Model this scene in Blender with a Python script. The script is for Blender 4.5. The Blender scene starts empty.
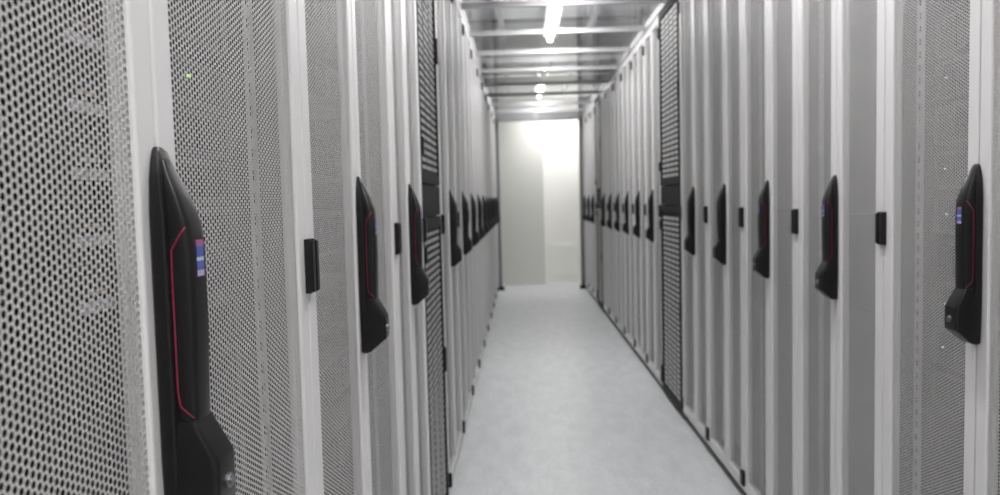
import bpy, bmesh, math, random
from mathutils import Vector, Matrix
random.seed(4)
scene = bpy.context.scene
COL = scene.collection
try:
    scene.view_settings.view_transform = 'Standard'
except Exception:
    pass

# ---------------------------------------------------------------- parameters
F = 760.0
CAMZ = 1.25
XL, XR = -0.318, 0.881
TOP = 2.38
YEND = 10.6
YWALL = 11.15

# ---------------------------------------------------------------- materials
def new_mat(name):
    m = bpy.data.materials.new(name); m.use_nodes = True
    return m, m.node_tree.nodes, m.node_tree.links, m.node_tree.nodes['Principled BSDF']

def plain(name, col, rough=0.5, metal=0.0, noise=0.04, scale=30, bump=0.0, emit=None, estr=0, spec=0.5):
    m, N, L, B = new_mat(name)
    B.inputs['Roughness'].default_value = rough
    B.inputs['Metallic'].default_value = metal
    B.inputs['Specular IOR Level'].default_value = spec
    tc = N.new('ShaderNodeTexCoord')
    nz = N.new('ShaderNodeTexNoise'); nz.inputs['Scale'].default_value = scale; nz.inputs['Detail'].default_value = 4
    L.new(tc.outputs['Object'], nz.inputs['Vector'])
    mx = N.new('ShaderNodeMix'); mx.data_type = 'RGBA'
    mx.inputs[6].default_value = tuple(max(0, c*(1-noise)) for c in col)+(1,)
    mx.inputs[7].default_value = tuple(min(1, c*(1+noise)) for c in col)+(1,)
    L.new(nz.outputs['Fac'], mx.inputs[0])
    L.new(mx.outputs[2], B.inputs['Base Color'])
    if bump:
        bp = N.new('ShaderNodeBump'); bp.inputs['Strength'].default_value = bump; bp.inputs['Distance'].default_value = 0.002
        L.new(nz.outputs['Fac'], bp.inputs['Height']); L.new(bp.outputs[0], B.inputs['Normal'])
    if emit:
        B.inputs['Emission Color'].default_value = emit+(1,)
        B.inputs['Emission Strength'].default_value = estr
        m.cycles.emission_sampling = 'NONE'
    return m

def perforated(name, col, pitch, radius, rough=0.45, metal=0.0, spec=0.5):
    """sheet with a hexagonal array of round punched holes (object Y/Z)"""
    m, N, L, B = new_mat(name)
    B.inputs['Base Color'].default_value = col+(1,)
    B.inputs['Roughness'].default_value = rough
    B.inputs['Metallic'].default_value = metal
    B.inputs['Specular IOR Level'].default_value = spec
    tc = N.new('ShaderNodeTexCoord')
    sp = N.new('ShaderNodeSeparateXYZ'); L.new(tc.outputs['Object'], sp.inputs[0])
    def math_(op, a, b=None):
        n = N.new('ShaderNodeMath'); n.operation = op
        for i, v in enumerate((a, b)):
            if v is None: continue
            if isinstance(v, (int, float)): n.inputs[i].default_value = v
            else: L.new(v, n.inputs[i])
        return n.outputs[0]
    u = math_('DIVIDE', sp.outputs[2], pitch)
    v = math_('DIVIDE', sp.outputs[1], pitch*math.sqrt(3))
    def dist(off):
        uu = math_('SUBTRACT', math_('FRACT', math_('ADD', u, off+100)), 0.5)
        vv = math_('MULTIPLY', math_('SUBTRACT', math_('FRACT', math_('ADD', v, off+100)), 0.5), math.sqrt(3))
        return math_('ADD', math_('MULTIPLY', uu, uu), math_('MULTIPLY', vv, vv))
    d = math_('MINIMUM', dist(0.0), dist(0.5))
    hole = math_('LESS_THAN', d, radius*radius)
    tr = N.new('ShaderNodeBsdfTransparent')
    mix = N.new('ShaderNodeMixShader')
    L.new(hole, mix.inputs[0]); L.new(B.outputs[0], mix.inputs[1]); L.new(tr.outputs[0], mix.inputs[2])
    L.new(mix.outputs[0], N['Material Output'].inputs['Surface'])
    return m

M_white = plain('painted_steel_light_grey', (0.70, 0.692, 0.692), 0.38, 0.0, 0.02, 8)
M_inner = plain('carcass_inside', (0.06, 0.06, 0.06), 0.7)
M_perf = perforated('perforated_steel', (0.64, 0.633, 0.628), 0.0070, 0.432)
M_black = plain('black_plastic', (0.009, 0.009, 0.010), 0.3, 0, 0.2, 60, spec=0.35)
M_blackm = plain('black_powder_coat', (0.014, 0.014, 0.016), 0.65, 0, 0.1, 60, spec=.2)
M_red = plain('crimson_trim', (0.22, 0.013, 0.045), 0.35)
M_chrome = plain('brushed_chrome', (0.3, 0.3, 0.32), 0.3, 1.0)
M_rail = plain('zinc_rail', (0.50, 0.50, 0.50), 0.4, 0.1)
M_server = plain('server_bezel', (0.05, 0.05, 0.052), 0.5, 0, 0.2, 40)
M_blank = plain('blanking_grey', (0.17, 0.17, 0.17), 0.6, 0, 0.1, 10)
M_label = plain('paper_label', (0.60, 0.60, 0.63), 0.6)
M_labelb = plain('label_tan', (0.5, 0.4, 0.33), 0.6)
M_led = plain('led_white_cyan', (0.6, 0.9, 0.9), 0.5, emit=(0.6, 1.0, 0.95), estr=1.0)
M_ledg = plain('led_green', (0.5, 0.9, 0.2), 0.5, emit=(0.4, 1.0, 0.15), estr=2)
M_alu = plain('aluminium_profile', (0.55, 0.555, 0.56), 0.5, 0.15)
M_alud = plain('grey_frame_post', (0.18, 0.18, 0.185), 0.5, 0.0)
M_chan = plain('galvanised_channel', (0.42, 0.42, 0.43), 0.5, 0.1)
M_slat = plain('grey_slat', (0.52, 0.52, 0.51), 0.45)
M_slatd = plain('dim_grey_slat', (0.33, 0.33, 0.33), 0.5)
M_tube = plain('fluorescent_tube', (1, 1, 1), 0.5, emit=(1.0, 0.99, 0.97), estr=12)
M_wallA = plain('panel_wall_pale', (0.72, 0.73, 0.685), 0.6, 0, 0.02, 3)
M_wallB = plain('wall_cream', (0.94, 0.94, 0.89), 0.7, 0, 0.015, 3)
M_wall = plain('plaster_light', (0.65, 0.65, 0.645), 0.8, 0, 0.04, 4)
M_ceil = plain('ceiling_grey', (0.76, 0.77, 0.785), 0.8, 0, 0.22, 2.5)

def label_mat():
    m, N, L, B = new_mat('status_label_bands')
    tc = N.new('ShaderNodeTexCoord'); sp = N.new('ShaderNodeSeparateXYZ')
    L.new(tc.outputs['Generated'], sp.inputs[0])
    cr = N.new('ShaderNodeValToRGB'); cr.color_ramp.interpolation = 'CONSTANT'
    e = cr.color_ramp.elements
    e[0].position = 0; e[0].color = (0.45, 0.35, 0.55, 1)
    e[1].position = 0.16; e[1].color = (0.08, 0.12, 0.40, 1)
    for p, c in ((0.42, (0.55, 0.58, 0.72, 1)), (0.52, (0.07, 0.12, 0.42, 1)), (0.82, (0.35, 0.10, 0.28, 1))):
        x = e.new(p); x.color = c
    L.new(sp.outputs[2], cr.inputs[0]); L.new(cr.outputs[0], B.inputs['Base Color'])
    B.inputs['Roughness'].default_value = 0.3
    return m
M_status = label_mat()

def floor_mat():
    m, N, L, B = new_mat('speckled_vinyl_floor')
    tc = N.new('ShaderNodeTexCoord')
    n1 = N.new('ShaderNodeTexNoise'); n1.inputs['Scale'].default_value = 80; n1.inputs['Detail'].default_value = 5
    n2 = N.new('ShaderNodeTexNoise'); n2.inputs['Scale'].default_value = 12; n2.inputs['Detail'].default_value = 9; n2.inputs['Roughness'].default_value = .7
    mp = N.new('ShaderNodeMapping'); mp.inputs['Scale'].default_value = (1.0, .4, 1)
    L.new(tc.outputs['Object'], mp.inputs[0])
    L.new(tc.outputs['Object'], n1.inputs[0]); L.new(mp.outputs[0], n2.inputs[0])
    r = N.new('ShaderNodeValToRGB')
    r.color_ramp.elements[0].position = 0.3; r.color_ramp.elements[0].color = (0.60, 0.62, 0.63, 1)
    r.color_ramp.elements[1].position = 0.7; r.color_ramp.elements[1].color = (0.77, 0.788, 0.795, 1)
    L.new(n1.outputs['Fac'], r.inputs[0])
    r2 = N.new('ShaderNodeValToRGB')
    r2.color_ramp.elements[0].position = 0.38; r2.color_ramp.elements[0].color = (0.88, 0.88, 0.88, 1)
    r2.color_ramp.elements[1].position = 0.62; r2.color_ramp.elements[1].color = (1, 1, 1, 1)
    L.new(n2.outputs['Fac'], r2.inputs[0])
    mx = N.new('ShaderNodeMix'); mx.data_type = 'RGBA'; mx.blend_type = 'MULTIPLY'; mx.inputs[0].default_value = 1
    L.new(r.outputs[0], mx.inputs[6]); L.new(r2.outputs[0], mx.inputs[7])
    L.new(mx.outputs[2], B.inputs['Base Color'])
    B.inputs['Roughness'].default_value = 0.38
    return m
M_floor = floor_mat()

def acrylic():
    m, N, L, B = new_mat('clear_acrylic')
    N.remove(B)
    tr = N.new('ShaderNodeBsdfTransparent'); tr.inputs[0].default_value = (0.97, 0.975, 0.98, 1)
    gl = N.new('ShaderNodeBsdfGlossy'); gl.inputs['Roughness'].default_value = 0.02; gl.inputs[0].default_value = (.9, .9, .9, 1)
    nz = N.new('ShaderNodeTexNoise'); nz.inputs['Scale'].default_value = 4
    tc = N.new('ShaderNodeTexCoord'); L.new(tc.outputs['Object'], nz.inputs[0])
    mr = N.new('ShaderNodeMapRange'); mr.inputs[3].default_value = 0.12; mr.inputs[4].default_value = 0.32
    L.new(nz.outputs['Fac'], mr.inputs[0])
    mix = N.new('ShaderNodeMixShader'); L.new(mr.outputs[0], mix.inputs[0])
    L.new(tr.outputs[0], mix.inputs[1]); L.new(gl.outputs[0], mix.inputs[2])
    L.new(mix.outputs[0], N['Material Output'].inputs['Surface'])
    return m
M_acr = acrylic()

# ---------------------------------------------------------------- helpers
def boxes_mesh(name, boxes, mats):
    """boxes: (x0,x1,y0,y1,z0,z1[,mat_index])"""
    verts, faces, mi = [], [], []
    for b in boxes:
        x0, x1, y0, y1, z0, z1 = b[:6]; k = b[6] if len(b) > 6 else 0
        s = len(verts)
        verts += [(x0,y0,z0),(x1,y0,z0),(x1,y1,z0),(x0,y1,z0),(x0,y0,z1),(x1,y0,z1),(x1,y1,z1),(x0,y1,z1)]
        for f in ((0,3,2,1),(4,5,6,7),(0,1,5,4),(1,2,6,5),(2,3,7,6),(3,0,4,7)):
            faces.append([s+i for i in f]); mi.append(k)
    me = bpy.data.meshes.new(name); me.from_pydata(verts, [], faces)
    for mt in mats: me.materials.append(mt)
    me.polygons.foreach_set('material_index', mi)
    me.update()
    return me

def obj(name, me, parent=None, loc=(0, 0, 0), rot=(0, 0, 0), bevel=0):
    o = bpy.data.objects.new(name, me); COL.objects.link(o)
    o.location = loc; o.rotation_euler = rot
    if parent: o.parent = parent
    if bevel:
        md = o.modifiers.new('bevel', 'BEVEL'); md.width = bevel; md.segments = 2; md.limit_method = 'ANGLE'
    return o

def top(o, label, cat, group=None):
    o['label'] = label; o['category'] = cat
    if group: o['group'] = group
    return o

def struct(o):
    o['kind'] = 'structure'; return o

KY = 0.88
def loft(name, secs, mat, n=24, sq=5.0):
    """secs: (z, p0, p1, half_width) -> closed superelliptic body; p = local X"""
    bm = bmesh.new(); rings = []
    for z, p0, p1, w in secs:
        w *= KY
        c = (p0+p1)/2; h = (p1-p0)/2; r = []
        for i in range(n):
            t = 2*math.pi*i/n
            cx, cy = math.cos(t), math.sin(t)
            r.append(bm.verts.new((c+h*math.copysign(abs(cx)**(2/sq), cx), w*math.copysign(abs(cy)**(2/sq), cy), z)))
        rings.append(r)
    for a, b in zip(rings, rings[1:]):
        for i in range(n):
            j = (i+1) % n
            bm.faces.new((a[i], b[i], b[j], a[j]))
    bm.faces.new(rings[0]); bm.faces.new(rings[-1][::-1])
    bmesh.ops.recalc_face_normals(bm, faces=bm.faces)
    me = bpy.data.meshes.new(name); bm.to_mesh(me); bm.free()
    me.materials.append(mat)
    for p in me.polygons: p.use_smooth = len(p.vertices) < 6
    try:
        me.set_sharp_from_angle(angle=math.radians(22))
    except Exception:
        pass
    return me

def tube_path(name, paths, r, mat, n=6):
    bm = bmesh.new()
    for pts in paths:
        pts = [Vector(p) for p in pts]; prev = None
        for i, p in enumerate(pts):
            d = (pts[min(i+1, len(pts)-1)]-pts[max(i-1, 0)]).normalized()
            a = d.cross(Vector((0, 1, 0.01))).normalized(); b = d.cross(a)
            ring = [bm.verts.new(p+r*(math.cos(2*math.pi*k/n)*a+math.sin(2*math.pi*k/n)*b)) for k in range(n)]
            if prev:
                for k in range(n):
                    bm.faces.new((prev[k], prev[(k+1) % n], ring[(k+1) % n], ring[k]))
            else: bm.faces.new(ring[::-1])
            prev = ring
        bm.faces.new(prev)
    bmesh.ops.recalc_face_normals(bm, faces=bm.faces)
    me = bpy.data.meshes.new(name); bm.to_mesh(me); bm.free(); me.materials.append(mat)
    for p in me.polygons: p.use_smooth = True
    return me

# ---------------------------------------------------------------- handle meshes (origin = handle centre on door face)
ME_plate = loft('handle_base', [(-.172,-.001,.010,.020),(-.168,-.001,.015,.023),(-.10,-.001,.016,.026),(.06,-.001,.016,.026),
                                (.115,-.001,.015,.025),(.145,-.001,.011,.021),(.160,-.001,.009,.016),(.170,-.001,.006,.011),(.174,-.001,.003,.006)], M_black)
ME_lever = loft('handle_lever', [(-.086,.010,.030,.018),(-.06,.010,.032,.020),(.02,.010,.034,.0205),(.085,.010,.034,.0205),
                                 (.107,.009,.032,.0195),(.130,.007,.024,.017),(.150,.003,.015,.013),(.162,.003,.010,.009)], M_black)
ME_foot = loft('handle_foot', [(-.174,.003,.012,.018),(-.171,.003,.019,.022),(-.146,.003,.049,.0245),(-.142,.003,.050,.0245),(-.104,.003,.050,.0245),
                               (-.100,.003,.049,.0245),(-.072,.005,.0335,.0225),(-.066,.006,.031,.021)], M_black, sq=10, n=32)
prof = [(.0300, .1035), (.0240, .096), (.0170, .084), (.0166, .060), (.0166, -.040), (.0185, -.053), (.0300, -.063)]
ME_trim = tube_path('handle_trim', [[(p, s*(.0200*KY+.0004), z) for p, z in prof] for s in (1, -1)], .0009, M_red)
ME_status = boxes_mesh('status_label', [(.0335, .0346, -.006, .007, .060, .092)], [M_status])
def lock_mesh():
    bm = bmesh.new()
    for (r, d, x) in ((.0070, .003, .0505), (.0045, .003, .0525)):
        bmesh.ops.create_cone(bm, cap_ends=True, segments=20, radius1=r, radius2=r, depth=d,
                              matrix=Matrix.Translation((x, 0, -.125)) @ Matrix.Rotation(math.pi/2, 4, 'Y'))
    me = bpy.data.meshes.new('key_lock'); bm.to_mesh(me); bm.free(); me.materials.append(M_chrome); return me
ME_lock = lock_mesh()
ME_hinge = boxes_mesh('hinge', [(-.001, .008, -.0068, .0068, -.040, .040), (.008, .013, -.005, .0068, -.037, .037)], [M_black])
ME_hinge_s = boxes_mesh('hinge_small', [(-.001, .008, -.0068, .0068, -.030, .030), (.008, .012, -.005, .0068, -.027, .027)], [M_black])

HZ = 1.13
ZB, ZT = 0.05, TOP-0.01
cache = {}
def door_meshes(w, hs, ss):
    key = (round(w, 4), hs, ss)
    if key in cache: return cache[key]
    g = .0022
    fr = boxes_mesh('door', [(-.022, 0, g, hs, ZB, ZT), (-.022, 0, w-ss, w-g, ZB, ZT),
                             (-.022, 0, hs, w-ss, ZB, ZB+.05), (-.022, 0, hs, w-ss, ZT-.05, ZT),
                             (-.020, -.012, hs, hs+.008, ZB+.05, ZT-.05), (-.020, -.012, w-ss-.008, w-ss, ZB+.05, ZT-.05)], [M_white])
    pn = boxes_mesh('mesh_panel', [(-.0060, -.0052, hs, w-ss, ZB+.05, ZT-.05)], [M_perf])
    cache[key] = (fr, pn); return cache[key]

def carcass(w):
    key = ('c', round(w, 4))
    if key in cache: return cache[key]
    D = 1.0; t = .02
    b = [(-D, -.024, .001, t, .03, TOP-.012, 1), (-D, -.024, w-t, w-.001, .03, TOP-.012, 1), (-D, -D+t, t, w-t, .03, TOP-.012, 1),
         (-D, -.024, t, w-t, TOP-.035, TOP-.012, 1), (-D, -.024, t, w-t, .03, .05, 1),
         (-.045, -.024, .001, .045, .03, TOP-.012, 1), (-.045, -.024, w-.045, w-.001, .03, TOP-.012, 1)]
    me = boxes_mesh('cabinet_body', b, [M_white, M_inner])
    rails = []
    for y in (.050, w-.082):
        rails.append((-.053, -.050, y, y+.007, .1, TOP-.1)); rails.append((-.053, -.050, y+.019, y+.032, .1, TOP-.1))
        z = .1
        while z < TOP-.12:
            rails.append((-.053, -.050, y+.007, y+.019, z, z+.014)); z += .030
    mr = boxes_mesh('mounting_rail', rails, [M_rail])
    mp = boxes_mesh('plinth', [(-D+.02, -.05, .02, w-.02, 0, .03)], [M_blackm])
    bl = []
    z = .12
    while z < TOP-.2:
        h = .267
        bl.append((-.12, -.075, .03, w-.03, z, z+h-.002)); z += h
    mb = boxes_mesh('blanking_panel', bl, [M_blank])
    cache[key] = (me, mr, mp, mb); return cache[key]

def make_rack(side, y0, y1, seam, label, group, blank=True):
    w = y1-y0
    root = bpy.data.objects.new('server_rack', None); COL.objects.link(root)
    root.empty_display_size = .1
    if side == 'L':
        root.location = (XL, y0, 0); s = seam-y0
    else:
        root.location = (XR, y1, 0); root.rotation_euler = (0, 0, math.pi); s = y1-seam
    top(root, label, 'server rack', group)
    me, mr, mp, mb = carcass(w)
    obj('cabinet_body', me, root); obj('mounting_rail', mr, root); obj('plinth', mp, root)
    if blank: obj('blanking_panel', mb, root)
    hs, ss = .042, .036
    for i, (ly, wid, flip) in enumerate(((0, s, False), (w, w-s, True))):
        fr, pn = door_meshes(wid, hs, ss)
        d = obj('door', fr, root, (0, ly, 0), (0, 0, 0), bevel=.0025)
        obj('mesh_panel', pn, d)
        if flip: d.scale = (1, -1, 1)
        for z in (.105, 1.16, TOP-.12):
            obj('hinge', ME_hinge if z == 1.16 else ME_hinge_s, d, (0, .009, z))
        if i == 0:
            hy = wid-.002
            for nm, m in (('handle', ME_plate), ('handle_lever', ME_lever), ('handle_foot', ME_foot), ('handle_trim', ME_trim),
                          ('status_label', ME_status), ('key_lock', ME_lock)):
                if nm in ('handle_trim', 'status_label', 'key_lock') and y0 > 3.0: continue
                h = obj(nm, m, d, (0, hy, HZ if side == 'L' else HZ-.006))
                if nm == 'handle_trim': h['label'] = 'crimson line around the black lever'
                if nm == 'key_lock': h['label'] = 'chrome key cylinder'
                if nm == 'status_label': h['label'] = 'small blue, white and pink label'
    return root

LAB = 'light grey server rack with perforated double doors and black swing handle'
LABN = 'light grey rack, perforated doors showing labelled servers inside, black handle'
G = 'server racks lining the aisle'
for (a, b, s, k) in ((-.55, .25, -.15, 1), (.25, 1.12, .665, 0), (1.12, 1.92, 1.49, 0), (1.92, 2.47, 2.18, 1)):
    make_rack('L', a, b, s, LABN if a == .25 else LAB, G, bool(k))
n = 10; y0 = 3.05; p = (YEND-.05-y0)/n
for i in range(n):
    make_rack('L', y0+i*p, y0+(i+1)*p, y0+(i+.5)*p, LAB, G)
for (a, b, s, k) in ((.35, 1.10, .72, 1), (1.10, 1.87, 1.49, 0), (1.87, 2.45, 2.15, 1), (2.45, 3.04, 2.73, 1), (3.04, 3.62, 3.30, 1), (3.62, 4.20, 3.88, 1)):
    make_rack('R', a, b, s, LAB, G, bool(k))
n = 10; y0 = 4.79; p = (YEND-.05-y0)/n
FAR_BLACK = (y0+6*p, y0+7*p)
for i in range(n):
    if i == 6: continue
    make_rack('R', y0+i*p, y0+(i+1)*p, y0+(i+.48)*p, LAB, G)

# ---------------------------------------------------------------- black cabinets with split doors
def black_cab(side, y0, y1):
    w = y1-y0
    root = bpy.data.objects.new('network_cabinet', None); COL.objects.link(root)
    if side == 'L': root.location = (XL-.004, y0, 0)
    else: root.location = (XR, y1, 0); root.rotation_euler = (0, 0, math.pi)
    D = 1.0; t = .02
    b = [(-D, -.03, .002, t, .02, TOP-.012), (-D, -.03, w-t, w-.002, .02, TOP-.012), (-D, -D+t, t, w-t, .02, TOP-.012),
         (-D, -.03, t, w-t, TOP-.035, TOP-.012), (-D, -.03, t, w-t, 0, .03), (-.05, .004, t, w-t, 1.20, 1.31)]
    obj('cabinet_body', boxes_mesh('cabinet_body', b, [M_blackm]), root)
    for z0, z1 in ((.04, 1.195), (1.315, TOP-.015)):
        e = .05 if side == 'R' else .035
        d = obj('door', boxes_mesh('door', [(-.028, .004, .004, e, z0, z1), (-.028, .004, w-e, w-.004, z0, z1),
                                            (-.028, .004, e, w-e, z0, z0+.04), (-.028, .004, e, w-e, z1-.04, z1)], [M_blackm]), root, bevel=.002)
        sl = [(-.026, -.004, e, w-e, z0+.04, z1-.04, 1)]
        z = z0+.05
        nc = 4 if side == 'R' else 3
        while z < z1-.06:
            for k in range(nc):
                ya = e+(w-2*e)*k/nc; yb = ya+(w-2*e)/nc
                sl.append((-.006, -.001, ya+.014, yb-.014, z, z+(.016 if side == 'R' else .012), 0))
            z += .031 if side == 'R' else .026
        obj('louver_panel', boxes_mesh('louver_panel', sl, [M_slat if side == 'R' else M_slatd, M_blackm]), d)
        for z in (z0+.12, z1-.12):
            obj('hinge', ME_hinge_s, d, (.002, .016, z))
        obj('door_latch', boxes_mesh('door_latch', [(.003, .012, w-.028, w-.010, (z0+z1)/2-.05, (z0+z1)/2+.05)], [M_black]), d, bevel=.003)
    return root
top(black_cab('L', 2.47, 3.04), 'tall black cabinet with slotted split doors between grey racks', 'cabinet')
top(black_cab('R', 4.20, 4.79), 'tall black cabinet with slatted split doors between grey racks', 'cabinet')
top(black_cab('R', *FAR_BLACK), 'tall black cabinet with slatted split doors near the end wall', 'cabinet')

# ---------------------------------------------------------------- servers behind the near doors
def server(x, y0, y1, z, h, side, lab_y=None, led=None, green=False):
    w = y1-y0
    root = bpy.data.objects.new('rack_server', None); COL.objects.link(root)
    root.location = (x, y0 if side == 'L' else y1, z)
    if side == 'R': root.rotation_euler = (0, 0, math.pi)
    top(root, 'dark rack-mounted server unit behind a perforated door', 'server', 'servers mounted inside the racks')
    obj('chassis', boxes_mesh('chassis', [(-.5, 0, 0, w, 0, h-.004), (-.002, .004, -.0, .02, .004, h-.008), (-.002, .004, w-.02, w, .004, h-.008)], [M_server]), root)
    bz = [(0, .006, .03+k*(w-.06)/8, .03+k*(w-.06)/8+(w-.06)/8-.012, .008, h-.012) for k in range(8)]
    obj('drive_bay', boxes_mesh('drive_bay', bz, [M_blackm]), root)
    if lab_y is not None:
        obj('label_plate', boxes_mesh('label_plate', [(.006, .009, lab_y, lab_y+.055, .022, .032, 0), (.006, .0092, lab_y+.012, lab_y+.04, .038, .042, 1)], [M_label, M_labelb]), root)
    if led is not None:
        obj('status_light', boxes_mesh('status_light', [(.006, .010, led, led+.003, h/2, h/2+.003)], [M_ledg if green else M_led]), root)
DEP = .072
for i, zc in enumerate((1.403, 1.344, 1.285, 1.226, 1.167, 1.108)):
    server(XL-DEP, .35, 1.02, zc-.03, .058, 'L', lab_y=.295 if i < 5 else None, led=.534 if i == 0 else None, green=True)
for zc in (1.45, 1.56, 1.67, .98, .86, .74):
    server(XL-DEP, .35, 1.02, zc, .089, 'L')
for zc in (.7, .85, 1.0, 1.15, 1.3, 1.45, 1.6):
    server(XL-DEP, 1.22, 1.82, zc, .089, 'L')
for k in range(9):
    server(XR+DEP, 1.19, 1.775, .75+k*.1, .089, 'R', led=((.052 if k % 2 else .062) if k in (1, 2, 4, 5, 7) else None))

# ---------------------------------------------------------------- room shell
W0, W1, Y0, Y1, CZ = -1.45, 2.0, -1.6, YWALL, 2.80
struct(obj('floor', boxes_mesh('floor', [(W0, W1, Y0, Y1+.5, -.1, 0)], [M_floor])))
struct(obj('ceiling', boxes_mesh('ceiling', [(W0, W1, Y0, Y1+.5, CZ, CZ+.1)], [M_ceil])))
struct(obj('wall_left', boxes_mesh('wall_left', [(W0-.1, W0, Y0, Y1+.5, -.1, CZ+.1)], [M_wall])))
struct(obj('wall_right', boxes_mesh('wall_right', [(W1, W1+.1, Y0, Y1+.5, -.1, CZ+.1)], [M_wall])))
struct(obj('wall_back', boxes_mesh('wall_back', [(W0-.1, W1+.1, Y0-.1, Y0, -.1, CZ+.1)], [M_wall])))
struct(obj('wall_end', boxes_mesh('wall_end', [(W0, .345, Y1, Y1+.5, 0, CZ)], [M_wallA])))
struct(obj('wall_end_recess', boxes_mesh('wall_end_recess', [(.345, W1, Y1+.12, Y1+.5, 0, CZ)], [M_wallB])))
struct(obj('trim_1', boxes_mesh('trim_1', [(XL-.02, XL+.04, YEND-.03, YEND+.04, 0, TOP)], [M_alud]), ))
struct(obj('trim_2', boxes_mesh('trim_2', [(XR-.05, XR+.02, YEND-.03, YEND+.04, 0, TOP)], [M_alud])))
struct(obj('trim_3', boxes_mesh('trim_3', [(XL-.6, XR+.6, YEND-.03, YEND+.04, TOP-.04, TOP+.03), (XL-.6, XR+.6, YEND-.01, YEND+.02, TOP+.03, TOP+.27)], [M_chan])))
for x in (XL+.035, XR-.035):
    o = obj('floor_bracket', boxes_mesh('floor_bracket', [(-.045, .045, -.05, .0, 0, .02), (-.035, .035, -.045, 0, .02, .055)], [M_black]), None, (x, YEND-.032, 0), bevel=.004)
    top(o, 'small black bracket at the foot of the frame post', 'bracket', 'post feet')
o = obj('access_panel', boxes_mesh('access_panel', [(-.19, .19, -.012, 0.001, 0, .5), (-.17, .17, -.016, -.011, .02, .48)], [M_wallB]), None, (.62, Y1+.12, .1), bevel=.003)
top(o, 'cream flush access panel low on the end wall', 'panel')

# ---------------------------------------------------------------- containment ceiling
for i, x in enumerate((XL-.03, XR+.03)):
    o = obj('ceiling_rail', boxes_mesh('ceiling_rail', [(-.03, .03, -.6, YEND-.04, 0, .05), (-.02, .02, -.6, YEND-.04, .05, .06)], [M_chan]), None, (x, 0, TOP), bevel=.003)
    top(o, 'long aluminium rail on top of the rack row', 'rail', 'aisle roof rails')
ys = [0.0, .75, 1.5, 2.25, 3.0, 3.8, 4.55, 5.3, 6.0, 6.8, 7.6, 8.35, 9.2, 9.9]
wd = XR-XL
for i, y in enumerate(ys):
    o = obj('ceiling_beam', boxes_mesh('ceiling_beam', [(0, wd, -.015, .015, 0, .008), (0, wd, -.004, .004, .008, .028), (0, wd, -.015, .015, .028, .034)], [M_alu]), None, (XL, y, TOP), bevel=.002)
    top(o, 'aluminium cross beam spanning the aisle roof', 'beam', 'aisle roof beams')
    y2 = ys[i+1] if i+1 < len(ys) else YEND-.05
    o = obj('roof_panel', boxes_mesh('roof_panel', [(.01, wd-.01, .017, y2-y-.017, 0.012, .016), ], [M_acr]), None, (XL, y, TOP))
    top(o, 'clear plastic roof panel between aluminium beams', 'roof panel', 'aisle roof panels')

def add_area(root, L_, energy, horizontal=False):
    ld = bpy.data.lights.new('tube_light', 'AREA'); ld.shape = 'RECTANGLE'
    ld.size = .05 if not horizontal else L_-.05; ld.size_y = L_-.05 if not horizontal else .05
    ld.energy = energy; ld.color = (1.0, 0.978, 0.968)
    lo = bpy.data.objects.new('tube_light', ld); COL.objects.link(lo); lo.parent = root
    lo.location = (0, L_/2, -.02) if not horizontal else (L_/2, 0, -.02)
def fixture(y0, y1, energy):
    root = bpy.data.objects.new('fluorescent_light', None); COL.objects.link(root); root.location = (.285, y0, 2.60)
    L_ = y1-y0
    obj('lamp_housing', boxes_mesh('lamp_housing', [(-.06, .06, 0, L_, .03, .07), (-.03, .03, .05, L_-.05, .07, .09), (-.03, .03, 0, .02, 0, .03), (-.03, .03, L_-.02, L_, 0, .03)], [M_wall]), root, bevel=.004)
    obj('hanger', boxes_mesh('hanger', [(-.004, .004, .2, .208, .09, .20), (-.004, .004, L_-.208, L_-.2, .09, .20)], [M_alu]), root)
    bm = bmesh.new()
    bmesh.ops.create_cone(bm, cap_ends=True, segments=16, radius1=.022, radius2=.022, depth=L_-.04,
                          matrix=Matrix.Translation((0, L_/2, .006)) @ Matrix.Rotation(math.pi/2, 4, 'X'))
    me = bpy.data.meshes.new('lamp_tube'); bm.to_mesh(me); bm.free(); me.materials.append(M_tube)
    obj('lamp_tube', me, root)
    add_area(root, L_, energy)
    top(root, 'lit white fluorescent tube above the aisle roof', 'lamp', 'fluorescent lights')
fixture(-1.3, .1, 40); fixture(1.2, 2.6, 40); fixture(4.2, 6.6, 45); fixture(8.5, 10.2, 28)
def end_fill_fixture(x0, x1, y, energy):  # added lamp, kept out of view behind the header, to brighten the end wall
    root = bpy.data.objects.new('fluorescent_light', None); COL.objects.link(root); root.location = (x0, y, 2.60)
    L_ = x1-x0
    obj('lamp_housing', boxes_mesh('lamp_housing', [(0, L_, -.06, .06, .03, .07), (.1, .12, -.01, .01, .07, .20), (L_-.12, L_-.1, -.01, .01, .07, .20)], [M_wall]), root)
    obj('lamp_tube', boxes_mesh('lamp_tube', [(0.02, L_-.02, -.02, .02, -.01, .03)], [M_tube]), root, bevel=.008)
    add_area(root, L_, energy, True)
    top(root, 'added tube lamp brightening the end wall, hidden behind the header', 'lamp', 'fluorescent lights')
end_fill_fixture(.1, 1.4, 10.75, 15)

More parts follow.
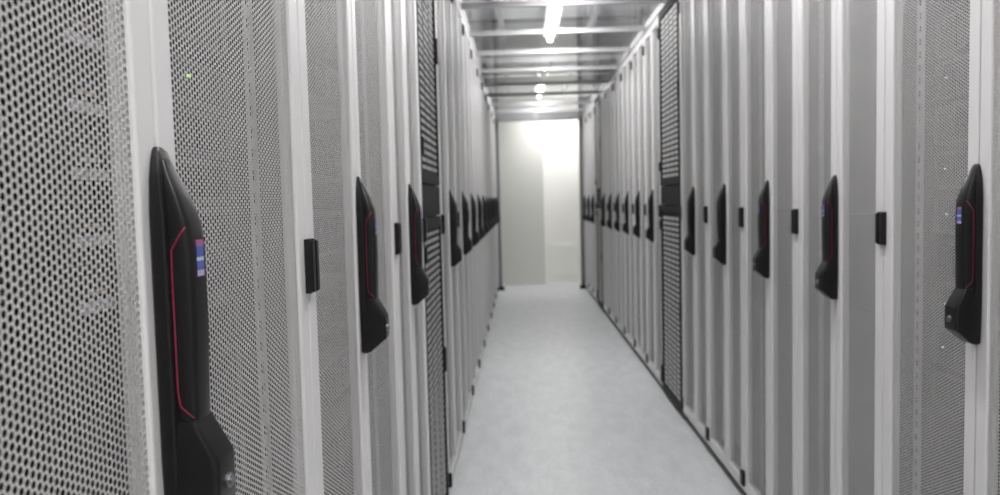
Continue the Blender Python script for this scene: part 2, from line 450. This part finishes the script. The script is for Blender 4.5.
def tray(y, z):
    b = [(W0+.0, W1-.0, -.10, -.095, 0, .05), (W0+.0, W1-.0, .095, .10, 0, .05)]
    x = W0+.1
    while x < W1-.1:
        b.append((x, x+.015, -.095, .095, 0, .01)); x += .15
    for hx in (-.9, 1.5):
        for hy in (-.1, .094):
            b.append((hx, hx+.006, hy, hy+.006, .04, CZ-z))
    o = obj('cable_tray', boxes_mesh('cable_tray', b, [M_chan]), None, (0, y, z))
    top(o, 'galvanised ladder cable tray crossing above the aisle', 'cable tray', 'overhead cable trays')
for y in (3.4, 6.95, 7.35, 8.05):
    tray(y, 2.47)
for x in (-.12, .62):
    o = obj('support_channel', boxes_mesh('support_channel', [(-.02, .02, 3.0, 10.4, .0, .008), (-.02, -.014, 3.0, 10.4, .008, .05), (.014, .02, 3.0, 10.4, .008, .05)]
            + [(-.004, .004, y, y+.008, .008, .14) for y in (3.3, 5.0, 6.9, 8.6, 10.2)], [M_chan]), None, (x, 0, 2.66))
    top(o, 'grey steel support channel hung under the ceiling', 'channel', 'ceiling support channels')
for y in (4.95, 5.65, 6.4, 9.0, 9.6):
    o = obj('cross_channel', boxes_mesh('cross_channel', [(W0, W1, -.012, .012, 0, .006), (W0, W1, -.012, -.008, .006, .03), (W0, W1, .008, .012, .006, .03)], [M_alud]), None, (0, y, 2.715))
    top(o, 'thin grey steel cross channel under the ceiling', 'channel', 'ceiling cross channels')

# ---------------------------------------------------------------- camera
cd = bpy.data.cameras.new('camera'); cam = bpy.data.objects.new('camera', cd); COL.objects.link(cam)
cd.sensor_width = 36; cd.lens = F/1000*36; cd.clip_start = .02
r = math.radians(1.3)
yc = Vector((20, 47.5, -F)).normalized()
u0 = Vector((-math.sin(r), math.cos(r), 0)); zc = (u0-u0.dot(yc)*yc).normalized(); xc = yc.cross(zc)
R = Matrix((xc, yc, zc))
cam.matrix_world = Matrix.Translation((0, 0, CAMZ)) @ R.to_4x4()
cd.dof.use_dof = True; cd.dof.focus_distance = 0.95; cd.dof.aperture_fstop = 5.6
scene.camera = cam

w = bpy.data.worlds.new('world'); scene.world = w; w.use_nodes = True
w.node_tree.nodes['Background'].inputs[0].default_value = (.8, .85, .9, 1)
w.node_tree.nodes['Background'].inputs[1].default_value = .3
